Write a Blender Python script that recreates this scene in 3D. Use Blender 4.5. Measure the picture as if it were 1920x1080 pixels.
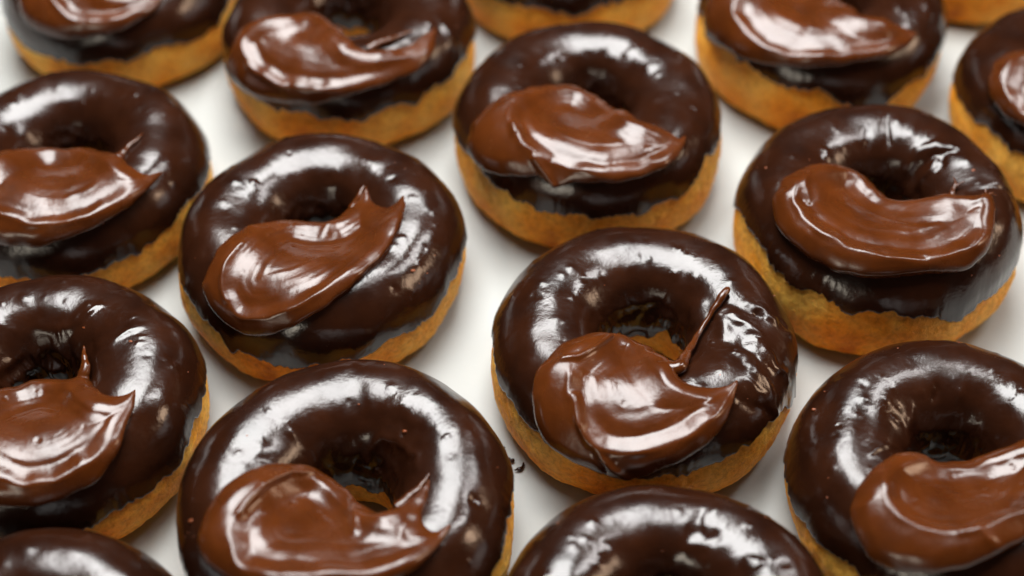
import bpy, math, random
import numpy as np
from mathutils import Vector

for o in list(bpy.data.objects):
    bpy.data.objects.remove(o)
scene = bpy.context.scene
COL = scene.collection

# ------------------------------------------------------------------ camera
PITCH = math.radians(48.128)
DIST = 0.41476
cam_d = bpy.data.cameras.new('camera')
cam = bpy.data.objects.new('camera', cam_d)
COL.objects.link(cam)
cam.location = (0, -DIST * math.cos(PITCH), 0.015 + DIST * math.sin(PITCH))
cam.rotation_euler = (math.pi / 2 - PITCH, 0, 0)
cam_d.sensor_width = 36
cam_d.lens = 50.0
cam_d.clip_start = 0.01
cam_d.clip_end = 20
cam_d.dof.use_dof = True
_fw = Vector((0, math.cos(PITCH), -math.sin(PITCH)))
cam_d.dof.focus_distance = (Vector((0.03, -0.040, 0.026)) - cam.location).dot(_fw)
cam_d.dof.aperture_fstop = 5.6
cam_d.dof.aperture_blades = 0
scene.camera = cam

# ------------------------------------------------------------------ light
world = bpy.data.worlds.new('World')
scene.world = world
world.use_nodes = True
bg = world.node_tree.nodes['Background']
bg.inputs[0].default_value = (0.62, 0.50, 0.42, 1)
bg.inputs[1].default_value = 0.035

def area(name, loc, target, sx, sy, power, color):
    l = bpy.data.lights.new(name, 'AREA')
    l.shape = 'RECTANGLE'
    l.size, l.size_y = sx, sy
    l.energy = power
    l.color = color
    o = bpy.data.objects.new(name, l)
    COL.objects.link(o)
    o.location = loc
    o.rotation_euler = (Vector(target) - Vector(loc)).to_track_quat('-Z', 'Y').to_euler()
    return o
def _W(L, sx, sy):
    return L * math.pi * sx * sy
area('ceiling_window_light', (-0.07, 0.30, 0.80), (-0.07, 0.24, 0.0), 0.50, 0.58, _W(26, .50, .58), (0.985, 0.99, 0.98))
area('side_window_light', (0.52, 0.28, 0.78), (0.1, 0.1, 0.02), 0.14, 0.40, _W(25, .14, .40), (0.99, 0.98, 0.97))
area('warm_lamp', (0.85, 0.0, 0.42), (0, 0, 0.02), 0.22, 0.28, _W(12, .22, .28), (1.0, 0.70, 0.48))
area('far_room_window_light', (-0.75, -1.5, 0.40), (0, 0, 0.02), 0.50, 0.38, _W(9.5, .50, .38), (1.0, 0.90, 0.74))

scene.view_settings.view_transform = 'Standard'
scene.view_settings.look = 'None'
scene.view_settings.exposure = -0.25
scene.view_settings.gamma = 1.0
scene.view_settings.use_curve_mapping = False
scene.render.engine = 'CYCLES'

# ------------------------------------------------------------------ noise
_rng = np.random.RandomState(7)
_perm = _rng.permutation(256)
_perm = np.concatenate([_perm, _perm, _perm])
_grad = _rng.normal(size=(256, 3))
_grad /= np.linalg.norm(_grad, axis=1)[:, None]

def noise(p):
    """gradient noise, p (...,3) -> about -1..1"""
    p = np.asarray(p, float)
    i = np.floor(p).astype(int)
    f = p - i
    i &= 255
    w = f * f * f * (f * (f * 6 - 15) + 10)
    tot = 0
    for dx in (0, 1):
        hx = _perm[i[..., 0] + dx]
        wx = w[..., 0] if dx else 1 - w[..., 0]
        for dy in (0, 1):
            hy = _perm[(hx + i[..., 1] + dy) & 255]
            wy = w[..., 1] if dy else 1 - w[..., 1]
            for dz in (0, 1):
                h = _perm[(hy + i[..., 2] + dz) & 255]
                wz = w[..., 2] if dz else 1 - w[..., 2]
                g = _grad[h]
                dot = g[..., 0] * (f[..., 0] - dx) + g[..., 1] * (f[..., 1] - dy) + g[..., 2] * (f[..., 2] - dz)
                tot = tot + wx * wy * wz * dot
    return tot * 1.6

def hermite(tt, t, y):
    m = np.gradient(y, t)
    i = np.clip(np.searchsorted(t, tt) - 1, 0, len(t) - 2)
    h = t[i + 1] - t[i]
    s = (tt - t[i]) / h
    return (1 + 2 * s) * (1 - s) ** 2 * y[i] + s * (1 - s) ** 2 * h * m[i] + s * s * (3 - 2 * s) * y[i + 1] + s * s * (s - 1) * h * m[i + 1]

def smooth(a, b, x):
    t = np.clip((x - a) / (b - a), 0, 1)
    return t * t * (3 - 2 * t)

# ------------------------------------------------------------------ materials
def srgb(r, g, b):
    f = lambda c: (c / 255 / 12.92) if c / 255 <= 0.04045 else ((c / 255 + 0.055) / 1.055) ** 2.4
    return (f(r), f(g), f(b), 1)

def new_mat(name):
    m = bpy.data.materials.new(name)
    m.use_nodes = True
    nt = m.node_tree
    return m, nt, nt.nodes['Principled BSDF']

def tex_noise(nt, scale, detail=3, rough=0.55, coord='Object', stretch=None):
    tc = nt.nodes.new('ShaderNodeTexCoord')
    n = nt.nodes.new('ShaderNodeTexNoise')
    n.inputs['Scale'].default_value = scale
    n.inputs['Detail'].default_value = detail
    n.inputs['Roughness'].default_value = rough
    nt.links.new(tc.outputs[coord], n.inputs['Vector'])
    return n

def ramp(nt, fac, stops):
    r = nt.nodes.new('ShaderNodeValToRGB')
    el = r.color_ramp.elements
    el[0].position, el[0].color = stops[0]
    el[1].position, el[1].color = stops[1]
    for p, c in stops[2:]:
        e = el.new(p)
        e.color = c
    nt.links.new(fac, r.inputs[0])
    return r

def bump(nt, bsdf, height, strength, dist, prev=None):
    b = nt.nodes.new('ShaderNodeBump')
    b.inputs['Strength'].default_value = strength
    b.inputs['Distance'].default_value = dist
    nt.links.new(height, b.inputs['Height'])
    if prev:
        nt.links.new(prev.outputs[0], b.inputs['Normal'])
    nt.links.new(b.outputs[0], bsdf.inputs['Normal'])
    return b

def g(v):
    return (v, v, v, 1)

def mat_glaze():
    m, nt, p = new_mat('dark_chocolate_glaze')
    n = tex_noise(nt, 60, 4)
    r = ramp(nt, n.outputs[0], [(0.3, srgb(*GLAZE_A)), (0.62, srgb(*GLAZE_B)), (0.8, srgb(52, 25, 11))])
    nt.links.new(r.outputs[0], p.inputs['Base Color'])
    n2 = tex_noise(nt, 75, 5, 0.65)
    rr = ramp(nt, n2.outputs[0], [(0.3, g(0.11)), (0.72, g(0.31))])
    nt.links.new(rr.outputs[0], p.inputs['Roughness'])
    p.inputs['IOR'].default_value = 1.5
    n3 = tex_noise(nt, 900, 2)
    b1 = bump(nt, p, n3.outputs[0], 0.15, 0.0004)
    n4 = tex_noise(nt, 2600, 1)
    bump(nt, p, n4.outputs[0], 0.10, 0.0002, b1)
    return m

def mat_cream():
    m, nt, p = new_mat('milk_chocolate_cream')
    n = tex_noise(nt, 90, 3)
    r = ramp(nt, n.outputs[0], [(0.3, srgb(*CREAM_A)), (0.7, srgb(*CREAM_B))])
    nt.links.new(r.outputs[0], p.inputs['Base Color'])
    n2 = tex_noise(nt, 120, 3)
    rr = ramp(nt, n2.outputs[0], [(0.3, g(0.16)), (0.75, g(0.32))])
    nt.links.new(rr.outputs[0], p.inputs['Roughness'])
    p.inputs['IOR'].default_value = 1.48
    p.inputs['Subsurface Weight'].default_value = 0.12
    p.inputs['Subsurface Radius'].default_value = (1.0, 0.45, 0.2)
    p.inputs['Subsurface Scale'].default_value = 0.0012
    n3 = tex_noise(nt, 520, 4)
    bump(nt, p, n3.outputs[0], 0.18, 0.0004)
    return m

def mat_dough():
    m, nt, p = new_mat('fried_dough')
    n = tex_noise(nt, 48, 5, 0.6)
    r = ramp(nt, n.outputs[0], [(0.28, srgb(180, 92, 12)), (0.42, srgb(240, 152, 30)), (0.68, srgb(250, 194, 88))])
    n2 = tex_noise(nt, 620, 5, 0.7)
    r2 = ramp(nt, n2.outputs[0], [(0.36, srgb(120, 66, 22)), (0.56, (1, 1, 1, 1))])
    mx = nt.nodes.new('ShaderNodeMix')
    mx.data_type = 'RGBA'
    mx.blend_type = 'MULTIPLY'
    mx.inputs[0].default_value = 0.34
    nt.links.new(r.outputs[0], mx.inputs[6])
    nt.links.new(r2.outputs[0], mx.inputs[7])
    nt.links.new(mx.outputs[2], p.inputs['Base Color'])
    p.inputs['Roughness'].default_value = 0.62
    p.inputs['Specular IOR Level'].default_value = 0.2
    p.inputs['Subsurface Weight'].default_value = 0.15
    p.inputs['Subsurface Radius'].default_value = (1.0, 0.5, 0.2)
    p.inputs['Subsurface Scale'].default_value = 0.0015
    b1 = bump(nt, p, n2.outputs[0], 0.8, 0.0010)
    v = tex_noise(nt, 2200, 2)
    bump(nt, p, v.outputs[0], 0.35, 0.0003, b1)
    return m

def mat_crumb():
    m, nt, p = new_mat('toasted_crumb')
    p.inputs['Base Color'].default_value = srgb(120, 58, 22)
    p.inputs['Roughness'].default_value = 0.45
    return m

def mat_paper():
    m, nt, p = new_mat('white_baking_paper')
    n = tex_noise(nt, 25, 4)
    r = ramp(nt, n.outputs[0], [(0.3, srgb(157, 158, 155)), (0.7, srgb(166, 167, 163))])
    nt.links.new(r.outputs[0], p.inputs['Base Color'])
    p.inputs['Roughness'].default_value = 0.6
    n2 = tex_noise(nt, 700, 4)
    bump(nt, p, n2.outputs[0], 0.15, 0.0003)
    return m

GLAZE_A, GLAZE_B = (28, 11, 5), (42, 19, 8)
CREAM_A, CREAM_B = (62, 27, 6), (79, 37, 10)
MG, MC, MD, MK, MP = mat_glaze(), mat_cream(), mat_dough(), mat_crumb(), mat_paper()

# ------------------------------------------------------------------ mesh helpers
def link_mesh(name, verts, quads, mat, parent=None, tris=None):
    me = bpy.data.meshes.new(name)
    v = np.ascontiguousarray(verts, dtype=np.float32)
    q = np.ascontiguousarray(quads, dtype=np.int32)
    k = q.shape[1]
    me.vertices.add(len(v))
    me.vertices.foreach_set('co', v.ravel())
    me.loops.add(q.size)
    me.loops.foreach_set('vertex_index', q.ravel())
    me.polygons.add(len(q))
    me.polygons.foreach_set('loop_start', np.arange(len(q), dtype=np.int32) * k)
    me.polygons.foreach_set('use_smooth', np.ones(len(q), dtype=bool))
    me.update(calc_edges=True)
    me.validate()
    me.materials.append(mat)
    o = bpy.data.objects.new(name, me)
    COL.objects.link(o)
    o.parent = parent
    return o

def grid_quads(nu, nv, wrap_u=False, wrap_v=False):
    """vertex index = u*nv + v"""
    U = np.arange(nu if wrap_u else nu - 1)
    V = np.arange(nv if wrap_v else nv - 1)
    u, v = np.meshgrid(U, V, indexing='ij')
    u2, v2 = (u + 1) % nu, (v + 1) % nv
    return np.stack([u * nv + v, u2 * nv + v, u2 * nv + v2, u * nv + v2], -1).reshape(-1, 4)

# dough cross-section (r, z) in units of the ring's outer radius, from the hole's floor over the crest to the outer base
PROF = np.array([(.36, .012), (.32, .05), (.287, .17), (.275, .33), (.292, .50), (.335, .63), (.40, .725), (.49, .79), (.61, .82),
                 (.745, .803), (.862, .717), (.943, .585), (.982, .44), (.998, .31), (.985, .18), (.94, .065), (.86, .012)])
_pa = np.concatenate([[0], np.cumsum(np.hypot(*np.diff(PROF, axis=0).T))])
PLEN = _pa[-1]

def prof_at(a):
    a = np.clip(a, 0, PLEN)
    return hermite(a, _pa, PROF[:, 0]), hermite(a, _pa, PROF[:, 1])

def prof_n(a):
    r0, z0 = prof_at(a - .004)
    r1, z1 = prof_at(a + .004)
    tr, tz = r1 - r0, z1 - z0
    l = np.hypot(tr, tz)
    return -tz / l, tr / l          # outward: the section runs hole floor -> crest -> outer base

# surface the cream lies on: the glazed ring, bridged over the hole
BP = np.array([(0, .64), (.15, .655), (.28, .69), (.38, .745), (.48, .805), (.61, .838), (.75, .822), (.883, .732), (.967, .592), (1.006, .44), (1.015, .31), (1.0, .18)])
_ba = BP[:, 0].copy()
for _i in range(6, len(BP)):
    _ba[_i] = _ba[_i - 1] + np.hypot(*(BP[_i] - BP[_i - 1]))

def base_at(x, y, R):
    rho = np.hypot(x, y)
    a = np.clip(rho / R, 0, _ba[-1])
    r, z = hermite(a, _ba, BP[:, 0]), hermite(a, _ba, BP[:, 1])
    k = np.where(rho > 1e-6, r * R / np.maximum(rho, 1e-6), 1)
    return np.stack([x * k, y * k, z * R], -1)

def lump(P, seed):
    """soft unevenness shared by dough, glaze and cream (mm); P in mm"""
    q = P + seed * 31.7
    return 1.4 * noise(q / 27) + 0.42 * noise(q / 11 + 5)

def seg_dist(P, poly, closed):
    """distance of points (n,2) to polyline (m,2)"""
    A = np.asarray(poly)
    B = np.roll(A, -1, 0) if closed else A[1:]
    A = A if closed else A[:-1]
    best = np.full(len(P), 1e9)
    for a, b in zip(A, B):
        ab = b - a
        t = np.clip(((P - a) @ ab) / max(ab @ ab, 1e-9), 0, 1)
        d = P - a - t[:, None] * ab
        best = np.minimum(best, (d * d).sum(1))
    return np.sqrt(best)

def inside(P, poly):
    x, y = P[:, 0], P[:, 1]
    c = np.zeros(len(P), bool)
    A = np.asarray(poly)
    B = np.roll(A, -1, 0)
    for (x0, y0), (x1, y1) in zip(A, B):
        if y0 == y1:
            continue
        m = ((y0 > y) != (y1 > y)) & (x < (x1 - x0) * (y - y0) / (y1 - y0) + x0)
        c ^= m
    return c

def spline(pts, n=5):
    """closed Catmull-Rom through pts; a third value 1 marks a sharp tip"""
    P = np.array([p[:2] for p in pts], float)
    tip = [len(p) > 2 for p in pts]
    N = len(P)
    out = []
    for i in range(N):
        p0, p1, p2, p3 = P[i - 1], P[i], P[(i + 1) % N], P[(i + 2) % N]
        if tip[i]:
            p0 = p1
        if tip[(i + 1) % N]:
            p3 = p2
        for t in np.arange(n) / n:
            out.append(0.5 * (2 * p1 + (p2 - p0) * t + (2 * p0 - 5 * p1 + 4 * p2 - p3) * t * t + (3 * p1 - p0 - 3 * p2 + p3) * t ** 3))
    return np.array(out)

def blur(F, k):
    """separable gaussian on (nu,nv,c), k = sigma in cells"""
    h = int(3 * k)
    w = np.exp(-0.5 * (np.arange(-h, h + 1) / k) ** 2)
    w /= w.sum()
    for ax in (0, 1):
        pad = [(0, 0)] * 3
        pad[ax] = (h, h)
        G = np.pad(F, pad, mode='reflect', reflect_type='odd')
        S = 0
        n = F.shape[ax]
        for i, ww in enumerate(w):
            S = S + ww * (G[i:i + n] if ax == 0 else G[:, i:i + n])
        F = S
    return F

def unit(v):
    return v / np.maximum(np.linalg.norm(v, axis=-1, keepdims=True), 1e-9)

def fractal_angle(th, seed, freqs, amps):
    s = 0
    for f, a in zip(freqs, amps):
        s = s + a * noise(np.stack([np.cos(th) * f / 6.28 * 2 + seed, np.sin(th) * f / 6.28 * 2, 0 * th + seed * 1.7], -1))
    return s
TRACE = {
 1: {
  'out': [(-29.1,-25.6),(-26.8,-19.6),(-23.8,-13.9),(-20.4,-9.2),(-17.1,-4.2),(-12.0,0.4),(-6.0,1.8),(0.1,1.6),(4.6,2.4),(7.9,5.2),(11.1,8.5),(12.8,10.5),(13.7,12.3,1),(14.7,9.7),(15.9,6.8),(18.0,4.0),(20.7,2.2),(22.9,3.4),(25.3,6.1,1),(25.3,0.9),(24.5,-5.2),(22.3,-12.0),(19.2,-19.2),(15.3,-24.8),(10.9,-30.1),(6.5,-34.0),(1.3,-37.5),(-4.1,-40.0),(-10.7,-41.8),(-17.6,-40.8),(-23.5,-37.0),(-27.8,-31.1)],
  'sc': [(-22.2,-28.2),(-21.9,-24.2),(-20.7,-19.6),(-18.9,-15.5),(-15.5,-8.4),(-8.8,-2.5),(-0.9,-2.8),(6.9,-3.1),(12.6,1.9),(16.8,0.6),(20.8,-2.9),(23.5,-2.7),(22.9,-8.9),(20.2,-15.3),(16.7,-20.9),(12.1,-26.0),(7.0,-30.5),(1.4,-33.8),(-4.3,-36.1),(-10.3,-37.2),(-16.5,-36.3),(-20.6,-32.5)],
  'rid': [([(-19.0,-16.3),(-22.1,-22.9),(-22.8,-26.3),(-21.0,-31.4)],0.5,0.6),([(1.8,-7.0),(4.4,-1.1)],0.15,0.9),([(-13.7,-11.1),(-7.2,-1.6)],0.3,0.5)],
  'str': [[(9.9,5.9,1,1.4),(11.8,8.7,1.2,1.0),(12.9,10.8,1.2,0.6),(13.6,12.4,1,0.2)]],
 },
 2: {
  'out': [(-30.1,-24.9),(-28.8,-20.5),(-26.9,-15.9),(-23.7,-12.0),(-19.3,-8.3),(-14.0,-4.6),(-8.1,-3.6),(-3.5,-5.8),(0.2,-9.3),(2.9,-14.4),(4.9,-19.3),(6.7,-23.2),(9.3,-24.7),(12.6,-25.4),(16.1,-25.1),(19.3,-24.0),(22.0,-21.7,1),(21.2,-24.4),(19.9,-28.1),(17.6,-32.1),(14.3,-37.1),(10.2,-40.5),(5.4,-43.4),(0.4,-45.6),(-4.0,-47.2),(-7.8,-47.9),(-12.4,-47.1),(-17.6,-44.4),(-22.8,-41.7),(-27.1,-38.1),(-29.7,-33.3),(-30.4,-28.9)],
  'sc': [(-20.8,-22.4),(-19.6,-19.1),(-16.5,-15.9),(-12.5,-11.3),(-6.5,-9.3),(-1.9,-13.6),(1.9,-21.0),(5.0,-25.3),(8.9,-26.8),(14.2,-26.9),(18.7,-25.8),(17.6,-28.7),(13.6,-33.0),(8.1,-36.9),(1.4,-39.5),(-5.3,-40.8),(-11.4,-40.0),(-16.0,-36.9),(-18.8,-32.6),(-20.3,-27.6)],
  'rid': [([(-22.5,-18.5),(-19.0,-18.3),(-15.8,-15.6),(-12.0,-10.6)],0.9,0.7),([(-19.3,-27.7),(-17.9,-34.0),(-15.8,-37.8),(-11.1,-43.9),(-6.8,-46.8)],1.0,0.8),([(-16.6,-35.4),(-14.3,-40.5),(-12.3,-45.1)],-0.7,0.7)],
  'str': [[(4.8,-20.6,1.5,3.0),(7.6,-19.9,2.2,2.0),(11.4,-12.8,2.2,1.15),(15.3,-4.8,1.8,0.75),(18.6,0.2,2,0.75),(21.3,4.6,2.3,1.15),(23.2,7.8,2.3,0.9)]],
  'wr': [([(15.8,7.3),(16.0,3.9),(16.5,-0.6)],0.9,0.8),([(21.5,1.9),(20.7,-2.3),(20.9,-6.5)],0.7,0.7),([(22.1,0.7),(25.3,-2.9),(29.7,-6.6)],1.1,0.9),([(27.9,3.7),(32.5,0.0),(41.6,-2.3)],1.1,0.9),([(24.3,-13.0),(26.7,-18.8),(32.9,-23.6)],0.9,0.8),([(28.2,-9.1),(32.8,-14.9),(40.8,-17.0)],0.7,0.8),([(24.6,-7.3),(25.0,-13.0),(23.7,-17.5)],-0.9,1.2),([(29.5,0.6),(30.7,-0.4)],-1.2,1.0),([(35.5,-0.7),(38.9,-0.6)],-1.2,1.0),([(29.3,-23.6),(36.6,-27.8),(42.5,-29.5)],0.7,0.8),([(21.0,-26.7),(27.8,-27.7),(34.8,-27.5)],-0.8,1.5),([(25.0,-22.3),(29.6,-26.5)],0.5,1.0),([(17.3,-5.9),(21.4,-11.8)],-0.6,2.0)],
 },
 3: {
  'out': [(-30.8,-18.8),(-30.2,-14.2),(-28.7,-9.3),(-26.0,-4.3),(-22.5,-0.8),(-18.7,2.3),(-13.9,4.2),(-8.4,4.0),(-4.0,2.0),(-0.5,-1.2),(2.5,-4.5),(5.6,-8.0),(9.3,-11.6),(11.9,-11.1),(14.6,-8.9),(17.6,-6.4),(19.9,-3.9),(21.5,-1.4,1),(21.0,-5.5),(19.9,-10.6),(19.8,-14.9),(21.9,-17.6),(24.3,-16.9),(27.0,-14.6,1),(26.0,-17.8),(23.6,-21.7),(20.0,-25.9),(15.5,-29.2),(10.5,-31.5),(3.7,-33.5),(-5.5,-34.4),(-14.1,-33.2),(-21.1,-29.9),(-26.4,-26.0),(-29.9,-22.2)],
  'sc': [(-23.2,-19.6),(-22.8,-15.1),(-21.8,-11.7),(-19.5,-6.6),(-15.0,-0.6),(-8.3,1.6),(-3.6,-0.5),(-0.1,-4.2),(5.2,-11.0),(10.1,-15.9),(14.1,-15.1),(17.6,-11.4),(19.3,-10.3),(18.9,-15.3),(20.5,-19.4),(24.1,-18.5),(21.2,-22.6),(15.8,-27.2),(10.4,-29.4),(3.7,-30.6),(-5.6,-30.3),(-12.9,-29.9),(-18.6,-27.7),(-21.5,-23.8)],
  'rid': [([(-8.5,1.3),(-15.0,-0.8),(-19.6,-6.9),(-21.5,-12.3),(-22.3,-15.7)],0.8,0.9),([(2.9,-5.9),(4.3,-13.9),(4.4,-19.3)],0.6,0.9)],
  'str': [[(14.0,-10.4,1.5,1.8),(17.0,-7.4,1.6,1.3),(19.4,-4.9,1.4,0.8),(21.5,-1.1,1,0.2)]],
  'wr': [([(3.5,11.8),(8.1,13.1),(12.9,11.4),(18.2,5.5),(18.8,1.8)],0.9,0.9),([(6.0,9.8),(10.8,10.4),(15.7,4.2)],-0.6,1.6),([(1.7,26.6),(2.6,20.8),(4.7,16.3)],-0.5,1.6),([(12.7,15.8),(15.6,13.3),(19.8,10.7)],-0.6,1.2),([(8.9,19.4),(14.2,20.7)],0.5,1.5)],
 },
 4: {
  'out': [(-38.4,-19.6),(-36.5,-14.3),(-32.8,-10.5),(-28.3,-6.7),(-23.2,-3.4),(-18.0,1.4),(-11.5,5.8),(-5.7,7.0),(-1.7,5.4),(2.2,1.9),(5.8,-3.4),(10.3,-10.2),(13.7,-17.1),(16.8,-18.9),(20.7,-20.1),(23.8,-21.4),(26.1,-22.5),(28.5,-20.8,1),(27.2,-25.3),(24.3,-29.6),(20.7,-32.6),(16.4,-35.3),(10.7,-37.8),(5.1,-38.8),(-1.8,-39.1),(-7.3,-39.1),(-10.2,-39.7),(-12.7,-40.2,1),(-14.3,-37.8),(-17.0,-35.9),(-21.4,-35.0),(-29.2,-32.3),(-35.0,-28.3),(-37.9,-23.7)],
  'sc': [(-24.3,-18.1),(-23.0,-11.1),(-17.1,-1.5),(-8.5,3.8),(-1.9,2.0),(4.2,-6.6),(9.7,-17.8),(17.0,-22.1),(23.1,-23.3),(25.4,-25.3),(22.1,-30.1),(15.8,-34.5),(8.9,-36.9),(0.9,-37.5),(-7.1,-35.8),(-12.5,-33.6),(-17.8,-30.0),(-21.5,-25.9),(-23.5,-21.8)],
  'rid': [([(-22.7,-21.6),(-19.8,-28.0),(-15.8,-33.7),(-12.4,-39.5)],1.1,1.0),([(-21.6,-25.6),(-17.8,-31.0)],-0.8,0.8)],
  'wr': [([(-5.9,15.1),(-9.0,10.0)],0.5,2.0)],
 },
 5: {
  'out': [(-33.4,-12.0),(-32.0,-6.5),(-29.4,-2.3),(-25.8,1.4),(-21.1,4.8),(-16.2,7.5),(-10.9,8.5),(-6.6,6.7),(-3.8,2.9),(-1.4,-1.6),(2.0,-5.2),(5.5,-7.0),(9.3,-7.5),(13.7,-7.9),(17.0,-7.7),(19.6,-9.7),(22.5,-10.3),(25.7,-10.4),(25.9,-13.7),(25.4,-17.4),(23.9,-21.8),(21.5,-27.3),(18.6,-31.2),(14.6,-33.8),(9.4,-34.9),(4.4,-35.3),(-1.2,-36.0),(-8.0,-36.1),(-14.0,-35.1),(-19.3,-33.0),(-24.4,-29.3),(-29.3,-24.3),(-32.6,-18.7)],
  'sc': [(-28.3,-13.3),(-27.4,-7.9),(-25.4,-2.1),(-20.1,2.5),(-13.1,5.4),(-7.8,2.1),(-4.0,-5.0),(1.5,-10.7),(7.1,-13.7),(14.2,-13.7),(19.6,-13.4),(23.8,-15.2),(22.0,-22.9),(17.3,-28.5),(11.2,-31.4),(4.0,-33.5),(-2.7,-33.0),(-9.3,-31.7),(-15.7,-29.4),(-21.2,-25.1),(-25.7,-19.9)],
  'rid': [([(-25.6,-1.6),(-25.5,-7.0),(-25.0,-13.1)],0.5,0.8),([(-15.6,-28.0),(-6.6,-31.8),(4.1,-32.6)],-0.4,0.5)],
  'str': [[(17.3,-8.9,1,1.2),(18.9,-5.8,1.5,0.7),(20.1,-3.3,1.8,0.45),(20.2,-0.5,2,0.15)],[(19.5,-4.6,1.5,0.5),(20.9,-3.7,2,0.35),(22.1,-3.4,2,0.12)],[(25.3,-14.5,1.5,0.9),(25.7,-11.6,2.2,0.5),(25.9,-8.1,2.6,0.15)],[(21.2,-13.0,1.2,0.45),(24.1,-11.2,2,0.4),(28.1,-8.4,2,0.12)],[(22.7,-10.9,1.2,0.4),(25.8,-9.8,2,0.35),(28.7,-9.3,2,0.1)]],
  'wr': [([(3.9,25.7),(4.1,18.0)],-0.7,1.0),([(-2.1,21.9),(-3.2,17.4)],-0.6,0.9),([(10.0,12.0),(14.4,14.2),(20.3,14.4)],0.9,1.1),([(11.8,9.2),(17.0,11.3),(23.4,10.9)],-0.9,1.0),([(5.7,6.4),(12.2,6.5),(17.3,8.6)],0.9,1.2),([(18.8,9.8),(17.6,6.6)],-0.9,1.1),([(21.3,12.1),(25.3,5.3)],0.6,1.4),([(29.3,3.2),(31.7,-3.7)],0.7,1.4),([(23.2,-7.4),(35.9,-2.8)],-0.5,0.6),([(-16.1,13.8),(-15.5,11.0)],0.8,1.0)],
 },
 6: {
  'out': [(-30.5,-19.0),(-29.2,-15.1),(-27.2,-11.6),(-24.4,-8.1),(-20.3,-4.4),(-15.6,-1.5),(-11.4,-1.0),(-7.7,-2.5),(-3.2,-2.1),(1.2,-1.6),(5.7,0.0),(10.6,1.4),(16.7,2.5),(21.0,4.0),(27.6,7.1,1),(23.9,-4.7),(14.7,-20.6),(7.2,-27.6),(-0.3,-31.6),(-8.1,-33.9),(-15.5,-34.3),(-22.5,-33.0),(-26.9,-30.0),(-29.7,-24.3)],
  'sc': [(-23.1,-13.0),(-21.3,-7.9),(-17.5,-5.7),(-12.8,-5.1),(-4.4,-5.0),(5.6,-2.6),(16.4,-0.5),(24.2,2.0),(21.9,-6.9),(14.8,-17.1),(8.4,-23.0),(3.5,-25.3),(-4.1,-27.7),(-8.7,-27.8),(-15.0,-26.4),(-19.6,-23.4),(-22.7,-18.8)],
  'rid': [([(-8.2,-27.8),(-4.1,-27.7),(-2.4,-29.6),(0.0,-30.5)],0.6,0.8)],
  'wr': [([(-9.7,14.0),(-12.2,8.4),(-11.3,3.9)],0.8,0.9),([(-14.6,9.4),(-13.3,5.1)],0.5,0.9),([(-24.3,-3.1),(-21.2,0.2),(-16.5,2.0)],0.6,0.7),([(-3.1,19.6),(-3.9,16.7)],-0.7,0.8),([(3.0,5.7),(5.8,2.9)],0.7,1.0)],
 },
 7: {
  'out': [(-20.1,-24.0),(-18.9,-17.0),(-15.1,-9.6),(-9.3,-4.3),(-5.0,-2.5),(-1.7,0.5),(4.2,0.6),(9.6,-0.5),(13.3,-1.2),(16.7,-5.9),(20.8,-9.6),(24.6,-10.1),(27.0,-9.2),(28.7,-7.3,1),(28.3,-12.3),(27.2,-18.1),(26.1,-24.0),(23.4,-29.9),(20.5,-33.8),(15.2,-37.0),(9.0,-39.4),(3.4,-40.0),(-3.7,-39.0),(-11.1,-35.5),(-17.5,-29.6)],
  'sc': [(-11.3,-25.6),(-12.5,-19.0),(-9.0,-11.7),(0.7,-4.6),(12.1,-5.6),(20.6,-13.4),(27.1,-12.7),(26.6,-17.9),(25.4,-21.8),(22.2,-26.6),(18.6,-30.2),(12.4,-33.7),(5.8,-35.0),(0.4,-33.8),(-5.6,-31.1)],
  'str': [[(12.4,-1.2,1,2.2),(13.4,2.1,1.5,1.4),(13.0,6.0,2,0.8),(11.8,9.6,2.2,0.2)]],
  'wr': [([(3.2,15.6),(6.8,17.6),(12.8,21.2)],0.9,1.0),([(16.1,4.8),(20.7,8.6),(24.9,13.9)],0.9,1.0),([(10.6,13.0),(14.9,7.0)],-0.8,1.2),([(-3.7,16.9),(2.7,15.5)],0.6,1.0)],
 },
 8: {
  'out': [(-28.8,-26.8),(-28.0,-21.0),(-23.8,-15.9),(-19.6,-11.2),(-16.5,-6.2),(-13.2,-2.4),(-7.0,0.5),(-0.3,0.9),(7.0,0.5),(14.5,-4.2),(19.7,-9.6),(22.6,-13.5),(26.2,-15.5),(29.6,-15.0),(33.2,-11.7,1),(30.9,-16.5),(28.0,-21.6),(24.5,-26.5),(19.7,-31.2),(14.2,-35.6),(8.4,-38.5),(1.0,-40.9),(-6.7,-40.7),(-14.9,-38.8),(-23.7,-33.8)],
  'sc': [(-18.1,-25.7),(-17.8,-19.6),(-13.3,-11.7),(-5.9,-4.3),(9.0,-5.2),(19.5,-14.0),(24.3,-17.7),(28.9,-17.1),(25.6,-22.1),(21.5,-26.8),(16.2,-31.1),(8.5,-34.6),(-0.2,-35.0),(-6.9,-33.4),(-13.4,-30.5)],
  'str': [[(19.0,-9.1,0.8,1.6),(20.4,-6.8,1.2,1.0),(22.3,-3.2,1.2,0.7),(24.6,1.3,1,0.2)]],
 },
 9: {
  'out': [(-25.2,-27.4),(-25.3,-23.1),(-22.6,-19.0),(-18.4,-13.6),(-12.6,-7.6),(0.2,-19.7),(6.3,-26.2),(14.5,-25.0),(23.6,-21.4,1),(21.6,-26.1),(18.9,-31.0),(15.3,-35.0),(11.3,-37.7),(7.3,-39.7),(1.0,-41.1),(-5.7,-41.8),(-12.7,-40.9),(-18.3,-38.4),(-22.6,-35.1),(-24.5,-31.3)],
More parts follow.
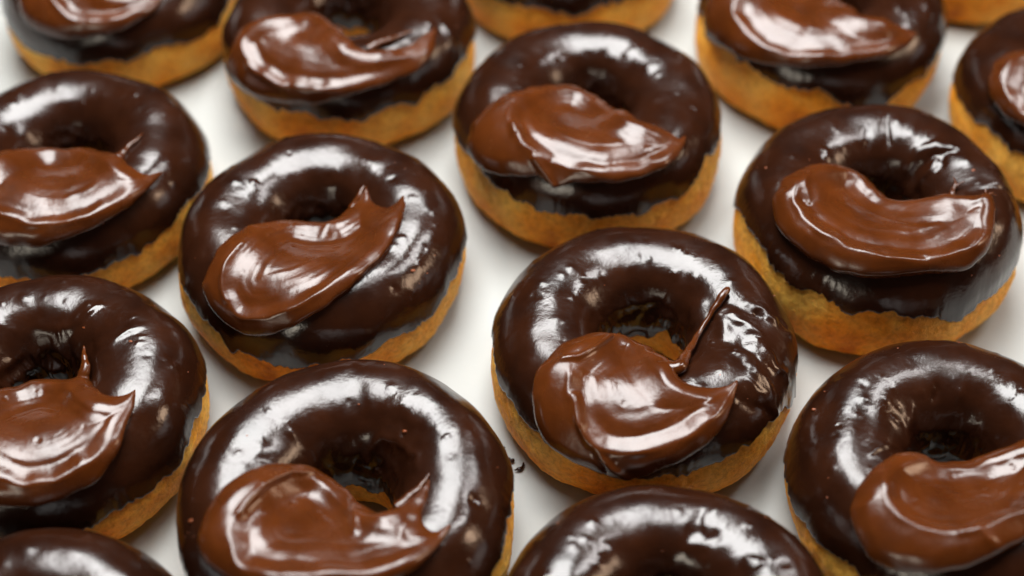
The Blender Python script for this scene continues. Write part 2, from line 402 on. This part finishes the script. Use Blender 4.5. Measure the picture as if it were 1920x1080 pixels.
  'sc': [(-14.0,-27.1),(-12.5,-21.8),(-6.5,-19.3),(2.7,-28.2),(10.9,-28.5),(20.0,-25.6),(18.8,-30.0),(14.3,-33.8),(9.4,-36.3),(3.5,-37.8),(-2.6,-37.9),(-8.0,-35.6),(-12.0,-31.4)],
 },
 10: {
  'out': [(-39.8,-23.3),(-36.6,-19.9),(-32.8,-16.7),(-29.4,-14.5),(-26.1,-13.4),(-21.9,-12.4),(-17.5,-10.7),(-13.7,-6.3),(-9.5,-5.3),(-5.1,-8.2),(-0.3,-17.6),(4.1,-25.6),(6.6,-28.2),(9.9,-29.1),(12.5,-28.3),(15.3,-28.0),(19.7,-26.6),(24.2,-23.1),(27.8,-18.7),(30.7,-13.4,1),(31.2,-18.7),(30.5,-24.1),(27.1,-29.7),(22.6,-33.6),(15.8,-37.8),(8.9,-40.8),(1.8,-43.2),(-5.7,-45.0),(-13.5,-44.3),(-22.0,-42.4),(-31.1,-38.0),(-37.0,-31.9),(-39.5,-27.0)],
  'sc': [(-29.5,-22.1),(-25.8,-17.9),(-18.9,-16.8),(-10.9,-14.0),(-1.5,-22.5),(3.9,-28.9),(9.0,-30.9),(15.2,-30.0),(21.7,-26.5),(28.2,-20.3),(27.9,-25.5),(23.4,-32.3),(15.4,-37.5),(6.5,-40.5),(-0.4,-41.2),(-7.3,-40.8),(-15.9,-38.5),(-21.7,-35.2),(-27.1,-30.1)],
  'rid': [([(-27.1,-30.1),(-21.6,-34.8),(-15.9,-38.6)],0.9,1.2)],
  'str': [[(9.8,-29.0,1,1.6),(13.0,-26.6,1.5,1.2),(17.6,-23.5,1.5,0.9),(23.9,-18.6,1.3,0.3)]],
  'wr': [([(32.0,-10.3),(35.3,-14.9),(37.7,-19.9)],0.9,1.0),([(29.1,-13.4),(28.4,-18.6)],0.6,1.0),([(14.9,-5.5),(16.0,-16.7)],0.8,1.0)],
 },
 11: {
 },
 12: {
  'out': [(-43.6,-13.4),(-42.4,-6.8),(-39.4,-0.2),(-34.5,4.2),(-27.5,6.2),(-20.2,7.2),(-12.6,8.0),(-4.7,3.4),(2.8,-2.6),(5.0,-8.2),(7.0,-19.4),(10.8,-21.5),(14.6,-21.6),(18.1,-23.5),(21.7,-24.6),(26.4,-25.2,1),(22.6,-30.1),(16.9,-34.1),(9.7,-37.3),(2.2,-38.8),(-6.2,-39.7),(-14.5,-38.7),(-22.9,-36.3),(-31.4,-31.3),(-38.4,-24.4),(-42.6,-18.6)],
  'sc': [(-32.0,-16.2),(-30.7,-9.8),(-26.0,-3.6),(-18.1,-0.9),(-7.4,-3.4),(-0.9,-19.4),(6.2,-26.0),(14.2,-26.7),(22.4,-27.6),(16.1,-32.9),(7.4,-36.7),(-2.0,-37.6),(-9.0,-37.2),(-14.8,-36.7),(-22.1,-32.6),(-27.6,-27.6),(-30.8,-21.1)],
  'wr': [([(20.5,-10.9),(21.2,-19.1)],0.7,1.2),([(30.2,-9.8),(30.4,-19.0)],0.6,1.2)],
 },
 13: {
  'out': [(-35.6,-7.1),(-33.4,-1.3),(-30.3,1.5),(-26.6,2.6),(-21.4,4.4),(-14.3,6.4),(-7.8,2.5),(-5.5,-4.9),(-0.5,-7.1),(7.3,-4.1),(15.6,-1.4),(20.6,-0.4,1),(13.9,-14.3),(4.7,-25.5),(-5.1,-31.8),(-14.0,-33.7),(-22.4,-31.9),(-29.5,-26.0),(-34.2,-20.0),(-36.0,-14.0)],
  'sc': [(-31.0,-9.4),(-27.7,-4.1),(-22.3,-2.4),(-16.6,-5.5),(-13.9,-17.0),(-8.4,-21.2),(4.2,-13.2),(14.9,-8.8),(3.4,-23.3),(-8.1,-29.9),(-16.8,-30.8),(-24.7,-27.5),(-30.4,-21.5),(-32.2,-14.7)],
 },
 14: {
  'wr': [([(8.9,25.3),(7.2,21.6),(6.1,19.4)],-0.7,1.0),([(7.1,20.2),(12.6,18.8)],-0.7,1.2),([(18.6,12.9),(21.0,10.6)],0.8,1.2)],
 },
 15: {
 },
 16: {
 },
}


# ------------------------------------------------------------------ doughnut parts (all lengths in mm until linked)
def frame_points(R, th, a, off):
    r, z = prof_at(a)
    nr, nz = prof_n(a)
    P = np.stack([r * R * np.cos(th), r * R * np.sin(th), z * R], -1)
    n = np.stack([nr * np.cos(th), nr * np.sin(th), nz], -1)
    return P, n

def make_dough(k, R, root, hi):
    N, M = (360, 110) if hi else (220, 70)
    th = np.linspace(0, 2 * np.pi, N, endpoint=False)[:, None] + np.zeros((1, M))
    a = np.linspace(0, PLEN, M)[None, :] + np.zeros((N, 1))
    P, n = frame_points(R, th, a, 0)
    d = lump(P, k)
    fine = 0.26 * noise(P / 2.4 + k) + 0.16 * noise(P / 1.3 + k * 3) - .3 * np.clip(noise(P / 3.1 + k * 5) - .35, 0, 1)
    # low foot: a shallow crease round the base where the ring sat in the oil
    d = d + fine - 0.15
    V = P + n * d[..., None]
    V[..., 2] = np.maximum(V[..., 2], 0.15)
    return link_mesh('dough', V.reshape(-1, 3) * .001, grid_quads(N, M, True, True), MD, root)

def plan_xy(P, R, a):
    """surface coordinates (as used by the traced curves) of section points"""
    return P[..., :2]

def make_glaze(k, R, root, hi, wr, drips):
    N, M = (520, 120) if hi else (320, 76)
    th = np.linspace(0, 2 * np.pi, N, endpoint=False)
    a_in = _pa[3] - 0.05 + fractal_angle(th, k * 2.3, (3, 9, 30), (.16, .07, .02))
    a_out = _pa[11] + 0.11 + fractal_angle(th, k * 1.9 + 40, (3, 10, 36, 110), (.095, .065, .034, .02))
    a_out = a_out + .20 * smooth(-.15, .6, np.sin(th))            # the dip ran lower on the far side
    for t0, wd, ex in drips:
        dd = (th - math.radians(t0) + np.pi) % (2 * np.pi) - np.pi
        a_out = a_out + ex * np.exp(-(dd / math.radians(wd)) ** 2)
    v = np.linspace(0, 1, M)
    v = v + 0.10 * np.sin(2 * np.pi * v) / (2 * np.pi) * -1      # a few more rows near the rims
    v = (v - v[0]) / (v[-1] - v[0])
    T = th[:, None] + 0 * v
    A = a_in[:, None] + (a_out - a_in)[:, None] * v
    P, n = frame_points(R, T, A, 0)
    e = np.minimum(A - a_in[:, None], a_out[:, None] - A) * R      # mm from the glaze's rim
    g0 = (1.15 + 0.25 * noise(P / 16 + k * 7)) * (.62 + .38 * smooth(0, 7, e))
    thick = g0 * np.sqrt(np.clip(1 - (1 - np.clip(e / 1.0, 0, 1)) ** 2, 0, 1)) - 0.35 * (1 - smooth(0, .5, e))
    d = lump(P, k) + thick
    hole = smooth(_pa[6] + .02, _pa[4], A) * smooth(0, 2, e)         # set folds inside the hole
    d = d + hole * (1.7 if k == 7 else 1.0) * (.75 * noise(P / 4.5 + k * 13) + .35 * np.abs(noise(P / np.array([2.2, 2.2, 7.]) + k * 17)))
    d = d + (0.10 * noise(P / 5.5 + k * 11) + .025 * noise(P / 1.8 + k * 5)) * smooth(0, 3, e)
    # surface coordinate for wrinkles and pimples
    rr = np.hypot(P[..., 0], P[..., 1])
    ac = _pa[8]
    rho = np.where(A > ac, (.61 + (A - ac)) * R, rr)
    XY = np.stack([rho * np.cos(T), rho * np.sin(T)], -1).reshape(-1, 2)
    XYw = XY + np.stack([noise(np.stack([XY[:, 0], XY[:, 1], 0 * XY[:, 0] + c], -1) / 3.5) for c in (k, k + 50)], -1) * 1.1
    ok = (A > _pa[4]).reshape(-1)
    w = np.zeros(len(XY))
    for poly, amp, wid in wr:
        pl = np.array(poly, float)
        q = seg_dist(XYw, pl, False)
        mid = np.hypot(*(XY - pl.mean(0)).T) / (np.hypot(*(pl[-1] - pl[0])) * .62 + 1)
        w += amp * (.95 if k == 2 else .75) * np.exp(-(q / (wid * (1.9 if k == 2 else 1.5))) ** 2) * (1 - .75 * smooth(.35, 1, mid))
    rs = np.random.RandomState(100 + k)
    for i in range(72):
        t0 = rs.uniform(0, 2 * np.pi)
        r0 = R * rs.uniform(.42, .95)
        h, s = rs.uniform(.08, .27) * (1 if rs.rand() < .8 else -1), rs.uniform(.6, 1.2)
        if rs.rand() < .18:
            h, s = h * 1.7, s * 1.6
        c = np.array([r0 * math.cos(t0), r0 * math.sin(t0)])
        q = ((XY - c) ** 2).sum(1)
        w += h * np.exp(-q / (s * s))
    d = d + (w * ok).reshape(d.shape) * smooth(0, 2, e)
    V = P + n * d[..., None]
    return link_mesh('glaze', V.reshape(-1, 3) * .001, grid_quads(N, M, True, False), MG, root)

def surf(x, y, R, k, lift):
    x, y = np.atleast_1d(np.asarray(x, float)), np.atleast_1d(np.asarray(y, float))
    B = base_at(x, y, R)
    e = .3
    tu = base_at(x + e, y, R) - base_at(x - e, y, R)
    tv = base_at(x, y + e, R) - base_at(x, y - e, R)
    n = unit(np.cross(tu, tv))
    return B + n * (lump(B, k) + lift)[:, None], n

def make_cream(k, R, root, tr, hi, thick=5.2, scoop=3.0):
    step = .4 if hi else .55
    out = spline(tr['out'])
    sc = spline(tr['sc'], 4)
    lo, up = out.min(0) - 2.2, out.max(0) + 2.2
    gx = np.arange(lo[0], up[0], step)
    gy = np.arange(lo[1], up[1], step)
    X, Y = np.meshgrid(gx, gy, indexing='ij')
    nu, nv = X.shape
    XY = np.stack([X, Y], -1).reshape(-1, 2)
    wob = np.stack([XY[:, 0], XY[:, 1], 0 * XY[:, 0] + k * 9.1], -1)
    XYw = XY + np.stack([noise(wob / 5), noise(wob / 5 + 33)], -1) * .45
    s = seg_dist(XYw, out, True) * np.where(inside(XYw, out), 1, -1)
    si = seg_dist(XYw, sc, True) * np.where(inside(XYw, sc), 1, -1)
    s, si = s.reshape(nu, nv), si.reshape(nu, nv)
    B = base_at(X, Y, R)
    tu, tv = np.gradient(B, step, axis=0), np.gradient(B, step, axis=1)
    n = unit(np.cross(tu, tv))
    B = B + n * (lump(B, k) * smooth(.3 * R, .45 * R, np.hypot(X, Y)))[..., None]
    Pb = blur(B, 4.5 / step)
    bu, bv = np.gradient(Pb, step, axis=0), np.gradient(Pb, step, axis=1)
    nb = unit(np.cross(bu, bv))
    tips = [p[:2] for p in tr['out'] if len(p) > 2]
    tf = np.ones_like(s)
    for t in tips:
        tf = tf * (.16 + .84 * smooth(0, 17, np.hypot(X - t[0], Y - t[1])))
    T = thick * tf
    q3 = np.stack([X, Y, 0 * X + k * 3.3], -1)
    # spatula scoop: steep just inside its rim, then nearly level; a thin raised lip on the rim
    six, siy = np.gradient(blur(si[..., None], 2.5)[..., 0], step)
    near = smooth(-.25, .65, siy + .35 * six)                      # 1 along the front and left of the scoop, 0 along the hole side
    dep = scoop * (0.35 + .65 * tf) * (near * (smooth(-.4, 3.4, si) * .8 + .2 * smooth(2, 9, si)) + (1 - near) * smooth(-2.5, 8, si))
    lip = .55 * np.exp(-(si / .85) ** 2) * tf * near * np.clip(.55 + .9 * noise(q3 / 7 + 4), .05, 1.3)
    streak = (.16 * noise(np.stack([si * .45, 0 * si + k + 3, q3[..., 0] * .02], -1)) + .07 * noise(np.stack([si * .9, 0 * si + k, q3[..., 0] * .03], -1)) + .03 * noise(np.stack([si * 2.4, 0 * si + k + 9, q3[..., 1] * .05], -1))) * smooth(.5, 3, si)
    soft = .34 * noise(q3 / 9 + 2) + .05 * noise(q3 / 3.2 + 8)
    rid = np.zeros(len(XY))
    for poly, amp, wid in tr.get('rid', []):
        rid += amp * np.exp(-(seg_dist(XYw, np.array(poly, float), False) / wid) ** 2)
    rb = np.random.RandomState(900 + k)
    for i in range(9):                                             # air bubbles, burst and whole
        c0 = out.mean(0) + rb.normal(size=2) * (out.max(0) - out.min(0)) * .22
        sz = rb.uniform(.35, .8)
        qd = np.hypot(*(XYw - c0).T)
        rid += rb.choice([-.16, .14]) * np.exp(-(qd / sz) ** 2) + .05 * np.exp(-((qd - sz * 1.5) / .3) ** 2)
    top = Pb + nb * (T * (1 - .25 * smooth(5, 0, s) * smooth(.1, .8, -np.gradient(blur(s[..., None], 1.6)[..., 0], step)[1])) - dep + lip + streak + soft * tf + rid.reshape(nu, nv))[..., None]
    D = top - B
    h = (D * n).sum(-1)
    mn = .75 * tf + .1
    hs = .5 * (h + mn + np.sqrt((h - mn) ** 2 + .8))            # never thinner than a smear
    D = D + n * (hs - h)[..., None]
    gsx, gsy = np.gradient(blur(s[..., None], 1.6)[..., 0], step)
    back = smooth(.1, .8, -gsy)                                   # hole side: drawn out thinner, with a long soft shoulder
    w = np.clip(.85 * T, .7, 4.0) * (1 + .7 * back)
    u = np.clip(s / w, 0, 1)
    E = np.sqrt(np.clip(1 - (1 - u) ** 2.1, 0, 1))
    lat = -unit(gsx[..., None] * unit(tu) + gsy[..., None] * unit(tv))
    bul = .34 * (1 - .75 * back) * w * np.exp(-((u - .22) / .24) ** 2) * (s > -1.5)
    V = B + D * E[..., None] + lat * bul[..., None] + n * np.minimum(s, 0)[..., None] * 1.3
    over = np.hypot(X, Y) < .46 * R                              # beside the hole the rim turns down further
    V[..., 2] += np.where(over, np.minimum(s, 0) * 2.2, 0)
    quads = grid_quads(nu, nv)
    keep = (s.reshape(-1)[quads].max(1) > -1.7)
    quads = quads[keep]
    used = np.unique(quads)
    remap = np.full(nu * nv, -1)
    remap[used] = np.arange(len(used))
    return link_mesh('chocolate_cream', V.reshape(-1, 3)[used] * .001, remap[quads], MC, root)

def make_peak(k, R, path, cream):
    """drawn-out strand left by the spatula: x, y, lift, radius"""
    p = np.array(path, float)
    t = np.arange(len(p))
    tt = np.linspace(0, len(p) - 1, 34)
    q = np.stack([hermite(tt, t, p[:, i]) for i in range(4)], -1)
    C, nrm = surf(q[:, 0], q[:, 1], R, k, q[:, 2])
    C = C + np.stack([noise(C / 3 + i * 7) for i in range(3)], -1) * .28
    tg = unit(np.gradient(C, axis=0))
    sd = unit(np.cross(tg, nrm))
    up = np.cross(sd, tg)
    ph = np.linspace(0, 2 * np.pi, 14, endpoint=False)
    rad = np.maximum(q[:, 3], .06) * (1 + .22 * noise(C / 1.6))
    rad[-1] = .02
    V = C[:, None] + rad[:, None, None] * (np.cos(ph)[None, :, None] * sd[:, None] + .9 * np.sin(ph)[None, :, None] * up[:, None])
    return link_mesh('peak', V.reshape(-1, 3) * .001, grid_quads(len(C), 14, False, True), MC, cream)

_S = math.sqrt(.5)
OCT = np.array([(1, 0, 0), (_S, _S, 0), (0, 1, 0), (-_S, _S, 0), (-1, 0, 0), (-_S, -_S, 0), (0, -1, 0), (_S, -_S, 0)])
def blob(c, rx, ry, rz, rs):
    V, rows = [], [(-.95, .3), (-.5, .86), (0, 1), (.5, .86), (.95, .3)]
    for z, r in rows:
        for o in OCT:
            V.append((o[0] * r * rx, o[1] * r * ry, z * rz))
    V = np.array(V) * (1 + .25 * rs.normal(size=(40, 1)) * .6) + c
    q = [(i * 8 + j, i * 8 + (j + 1) % 8, i * 8 + 8 + (j + 1) % 8, i * 8 + 8 + j) for i in range(4) for j in range(8)]
    q += [(32, 33, 34, 35), (32, 35, 36, 39), (36, 37, 38, 39), (3, 2, 1, 0), (7, 4, 3, 0), (7, 6, 5, 4)]
    return V, np.array(q)

def make_crumbs(k, R, root, n):
    rs = np.random.RandomState(500 + k)
    Vs, Qs, c0 = [], [], 0
    for i in range(n):
        t, r = rs.uniform(0, 2 * np.pi), R * rs.uniform(.40, 1.0)
        c, nn = surf(r * math.cos(t), r * math.sin(t), R, k, np.array([.08]))
        s = rs.uniform(.10, .28) * (2.0 if rs.rand() < .10 else 1)
        V, q = blob(c[0], s * rs.uniform(.8, 1.6), s, s * .8, rs)
        Vs.append(V); Qs.append(q + c0); c0 += len(V)
    o = link_mesh('crumbs', np.concatenate(Vs) * .001, np.concatenate(Qs), MK, root)
    o['kind'] = 'stuff'
    return o

def make_bubble(k, R, b, root):
    x, y, rad = b
    c, n = surf(x, y, R, k, np.array([0.0]))
    c = c[0]
    nu, nv = 40, 22
    u = np.linspace(0, 2 * np.pi, nu, endpoint=False)[:, None]
    v = np.linspace(.02, np.pi - .02, nv)[None, :]
    V = np.stack([np.cos(u) * np.sin(v) + 0 * v, np.sin(u) * np.sin(v) + 0 * v, np.cos(v) + 0 * u], -1)
    V = V * (1 + .10 * noise(V * 1.3 + k) + .03 * noise(V * 4 + k))[..., None] * rad * np.array([.95, .9, 1.0])
    sink = np.array([x, y, 0]) / max(math.hypot(x, y), .1) * (rad * .35) + np.array([0, 0, -rad * .78])
    return link_mesh('glaze_bubble', (V + c + sink).reshape(-1, 3) * .001, grid_quads(nu, nv, True, False), MG, root)

# ------------------------------------------------------------------ the surface
def make_paper():
    n = 150
    x = np.linspace(-.42, .48, n)[:, None] + np.zeros((1, n))
    y = np.linspace(-.36, .54, n)[None, :] + np.zeros((n, 1))
    q = np.stack([x * 1000, y * 1000, 0 * x], -1)
    z = -.0004 + .0004 * noise(q / 60) + .00018 * noise(q / 22 + 4)
    z = np.minimum(z, 0.0001)
    o = link_mesh('baking_paper', np.stack([x, y, z], -1).reshape(-1, 3), grid_quads(n, n), MP)
    o['kind'] = 'structure'
make_paper()

# ------------------------------------------------------------------ doughnuts: x, y, outer radius (mm), label
DOUGHNUTS = {
 1: (-56.5, 13.2, 42.1, 'glazed doughnut whose glossy cream smear sweeps up to two points, left of centre'),
 2: (36.4, -26.2, 42.8, 'glazed doughnut with a thin cream strand across its hole and wrinkled glaze'),
 3: (-41.4, -78.0, 42.7, 'large front doughnut with white reflections on its cream and a glaze bubble in its hole'),
 4: (24.5, 65.6, 43.0, 'doughnut with a folded cream smear hanging to a small drip, top middle'),
 5: (109.3, 23.6, 42.6, 'doughnut with a thick crescent of cream ending in tiny spikes, right side'),
 6: (112.8, -69.4, 41.4, 'doughnut cut off by the lower right corner, cream running out of frame'),
 7: (-124.7, -45.1, 41.6, 'doughnut cut by the left edge with a cream spike standing in its hole'),
 8: (-136.4, 44.9, 41.6, 'blurred doughnut at the left edge, second row, with a slim cream point over plain glaze'),
 9: (-138.7, 140.4, 41.8, 'blurred doughnut in the top left corner, only its front half showing'),
 10: (-55.8, 111.3, 42.8, 'blurred doughnut between the top left corner and the top middle, cream strongly reflecting'),
 11: (20.0, 163.5, 41.6, 'far doughnut at the top edge showing only its front rim above the folded smear'),
 12: (106.5, 120.3, 42.8, 'blurred doughnut at the top edge right of middle with a wide cream crescent'),
 13: (187.3, 79.1, 42.0, 'blurred doughnut cut by the right edge near the top, round cream end showing'),
 14: (36.6, -114.7, 41.4, 'nearest doughnut at the bottom edge with broad white reflection and no cream in view'),
 15: (-110.0, -128.0, 40.6, 'doughnut in the bottom left corner showing only the back of its glaze'),
 16: (172.0, 179.0, 42.0, 'farthest doughnut in the top right corner, only a sliver of dough showing'),
}
BORROW = {11: 4, 14: 5, 15: 1, 16: 12}           # cream out of frame: same habit as a neighbour's
TALL = {1: .95, 2: .93, 5: 1.03, 8: .96, 14: .97}
NEAR = (1, 2, 3, 4, 5, 6, 7, 14)
DRIPS = {2: [(-22, 4, .16), (-17, 2, .08)], 5: [(-68, 9, .10)], 3: [(-5, 3, .05)], 12: [(-75, 14, .12)], 1: [(-90, 60, .09), (-122, 3, .06)], 8: [(-90, 70, .10)], 9: [(-90, 60, .06)], 4: [(-60, 25, .04)], 7: [(-70, 70, .08)]}
THICK = {1: (4.6, 2.6), 2: (6.0, 3.6), 3: (6.0, 3.6), 4: (5.4, 3.4), 5: (6.2, 3.2), 6: (6.2, 3.4)}
for k, (x, y, R, label) in DOUGHNUTS.items():
    root = bpy.data.objects.new('doughnut', None)
    COL.objects.link(root)
    root.empty_display_size = .02
    root.location = (x * .001, y * .001, 0)
    root.scale = (1, 1, TALL.get(k, 1.0))
    root['label'] = label
    root['category'] = 'doughnut'
    root['group'] = 'chocolate doughnuts set out in rows on baking paper'
    hi = k in NEAR
    tr = TRACE[k]
    make_dough(k, R, root, hi)
    make_glaze(k, R, root, hi, tr.get('wr', []), DRIPS.get(k, []))
    ct = TRACE[BORROW[k]] if k in BORROW else tr
    cream = make_cream(k, R, root, ct, hi, *THICK.get(k, (5.2, 3.0)))
    for path in ct.get('str', []):
        make_peak(k, R, path, cream)
    make_crumbs(k, R, root, 34 if hi else 20)
    for b in tr.get('bub', []):
        make_bubble(k, R, b, root)

# ------------------------------------------------------------------ chocolate flakes on the paper
def flake(x, y, L, wd, rot, bend, label, seed):
    n, m = 14, 7
    u = np.linspace(-1, 1, n)[:, None]
    v = np.linspace(0, 2 * np.pi, m, endpoint=False)[None, :]
    rs = np.random.RandomState(seed)
    prof = np.sqrt(np.clip(1 - u ** 2, 0, 1)) * (1 + .35 * np.sin(u * 5 + seed)) + .05
    X = u * L + 0 * v
    Y = bend * u ** 2 * L + prof * wd * np.cos(v)
    Z = .45 + .45 * prof * np.sin(v) + .0 * u
    V = np.stack([X, Y, Z], -1)
    V = V + np.stack([noise(V / .8 + seed + i * 5) for i in range(3)], -1) * .15
    V[..., 2] = np.maximum(V[..., 2], .12)
    o = link_mesh('chocolate_flake', V.reshape(-1, 3) * .001, grid_quads(n, m, False, True), MG)
    o.location = (x, y, 0)
    o.rotation_euler = (0, 0, rot)
    o['label'] = label
    o['category'] = 'chocolate flake'
    o['group'] = 'chocolate bits fallen on the paper'
flake(0.0025, -0.0533, 2.0, .5, .75, .5, 'largest curled dark flake on the paper between two front doughnuts', 3)
flake(-0.0003, -0.0506, 1.0, .55, -.4, .2, 'small dark flake on the paper just above the largest curled one', 5)
flake(-0.0022, -0.0465, .5, .35, .2, .1, 'tiniest dark speck on the paper, uppermost of the three bits', 8)
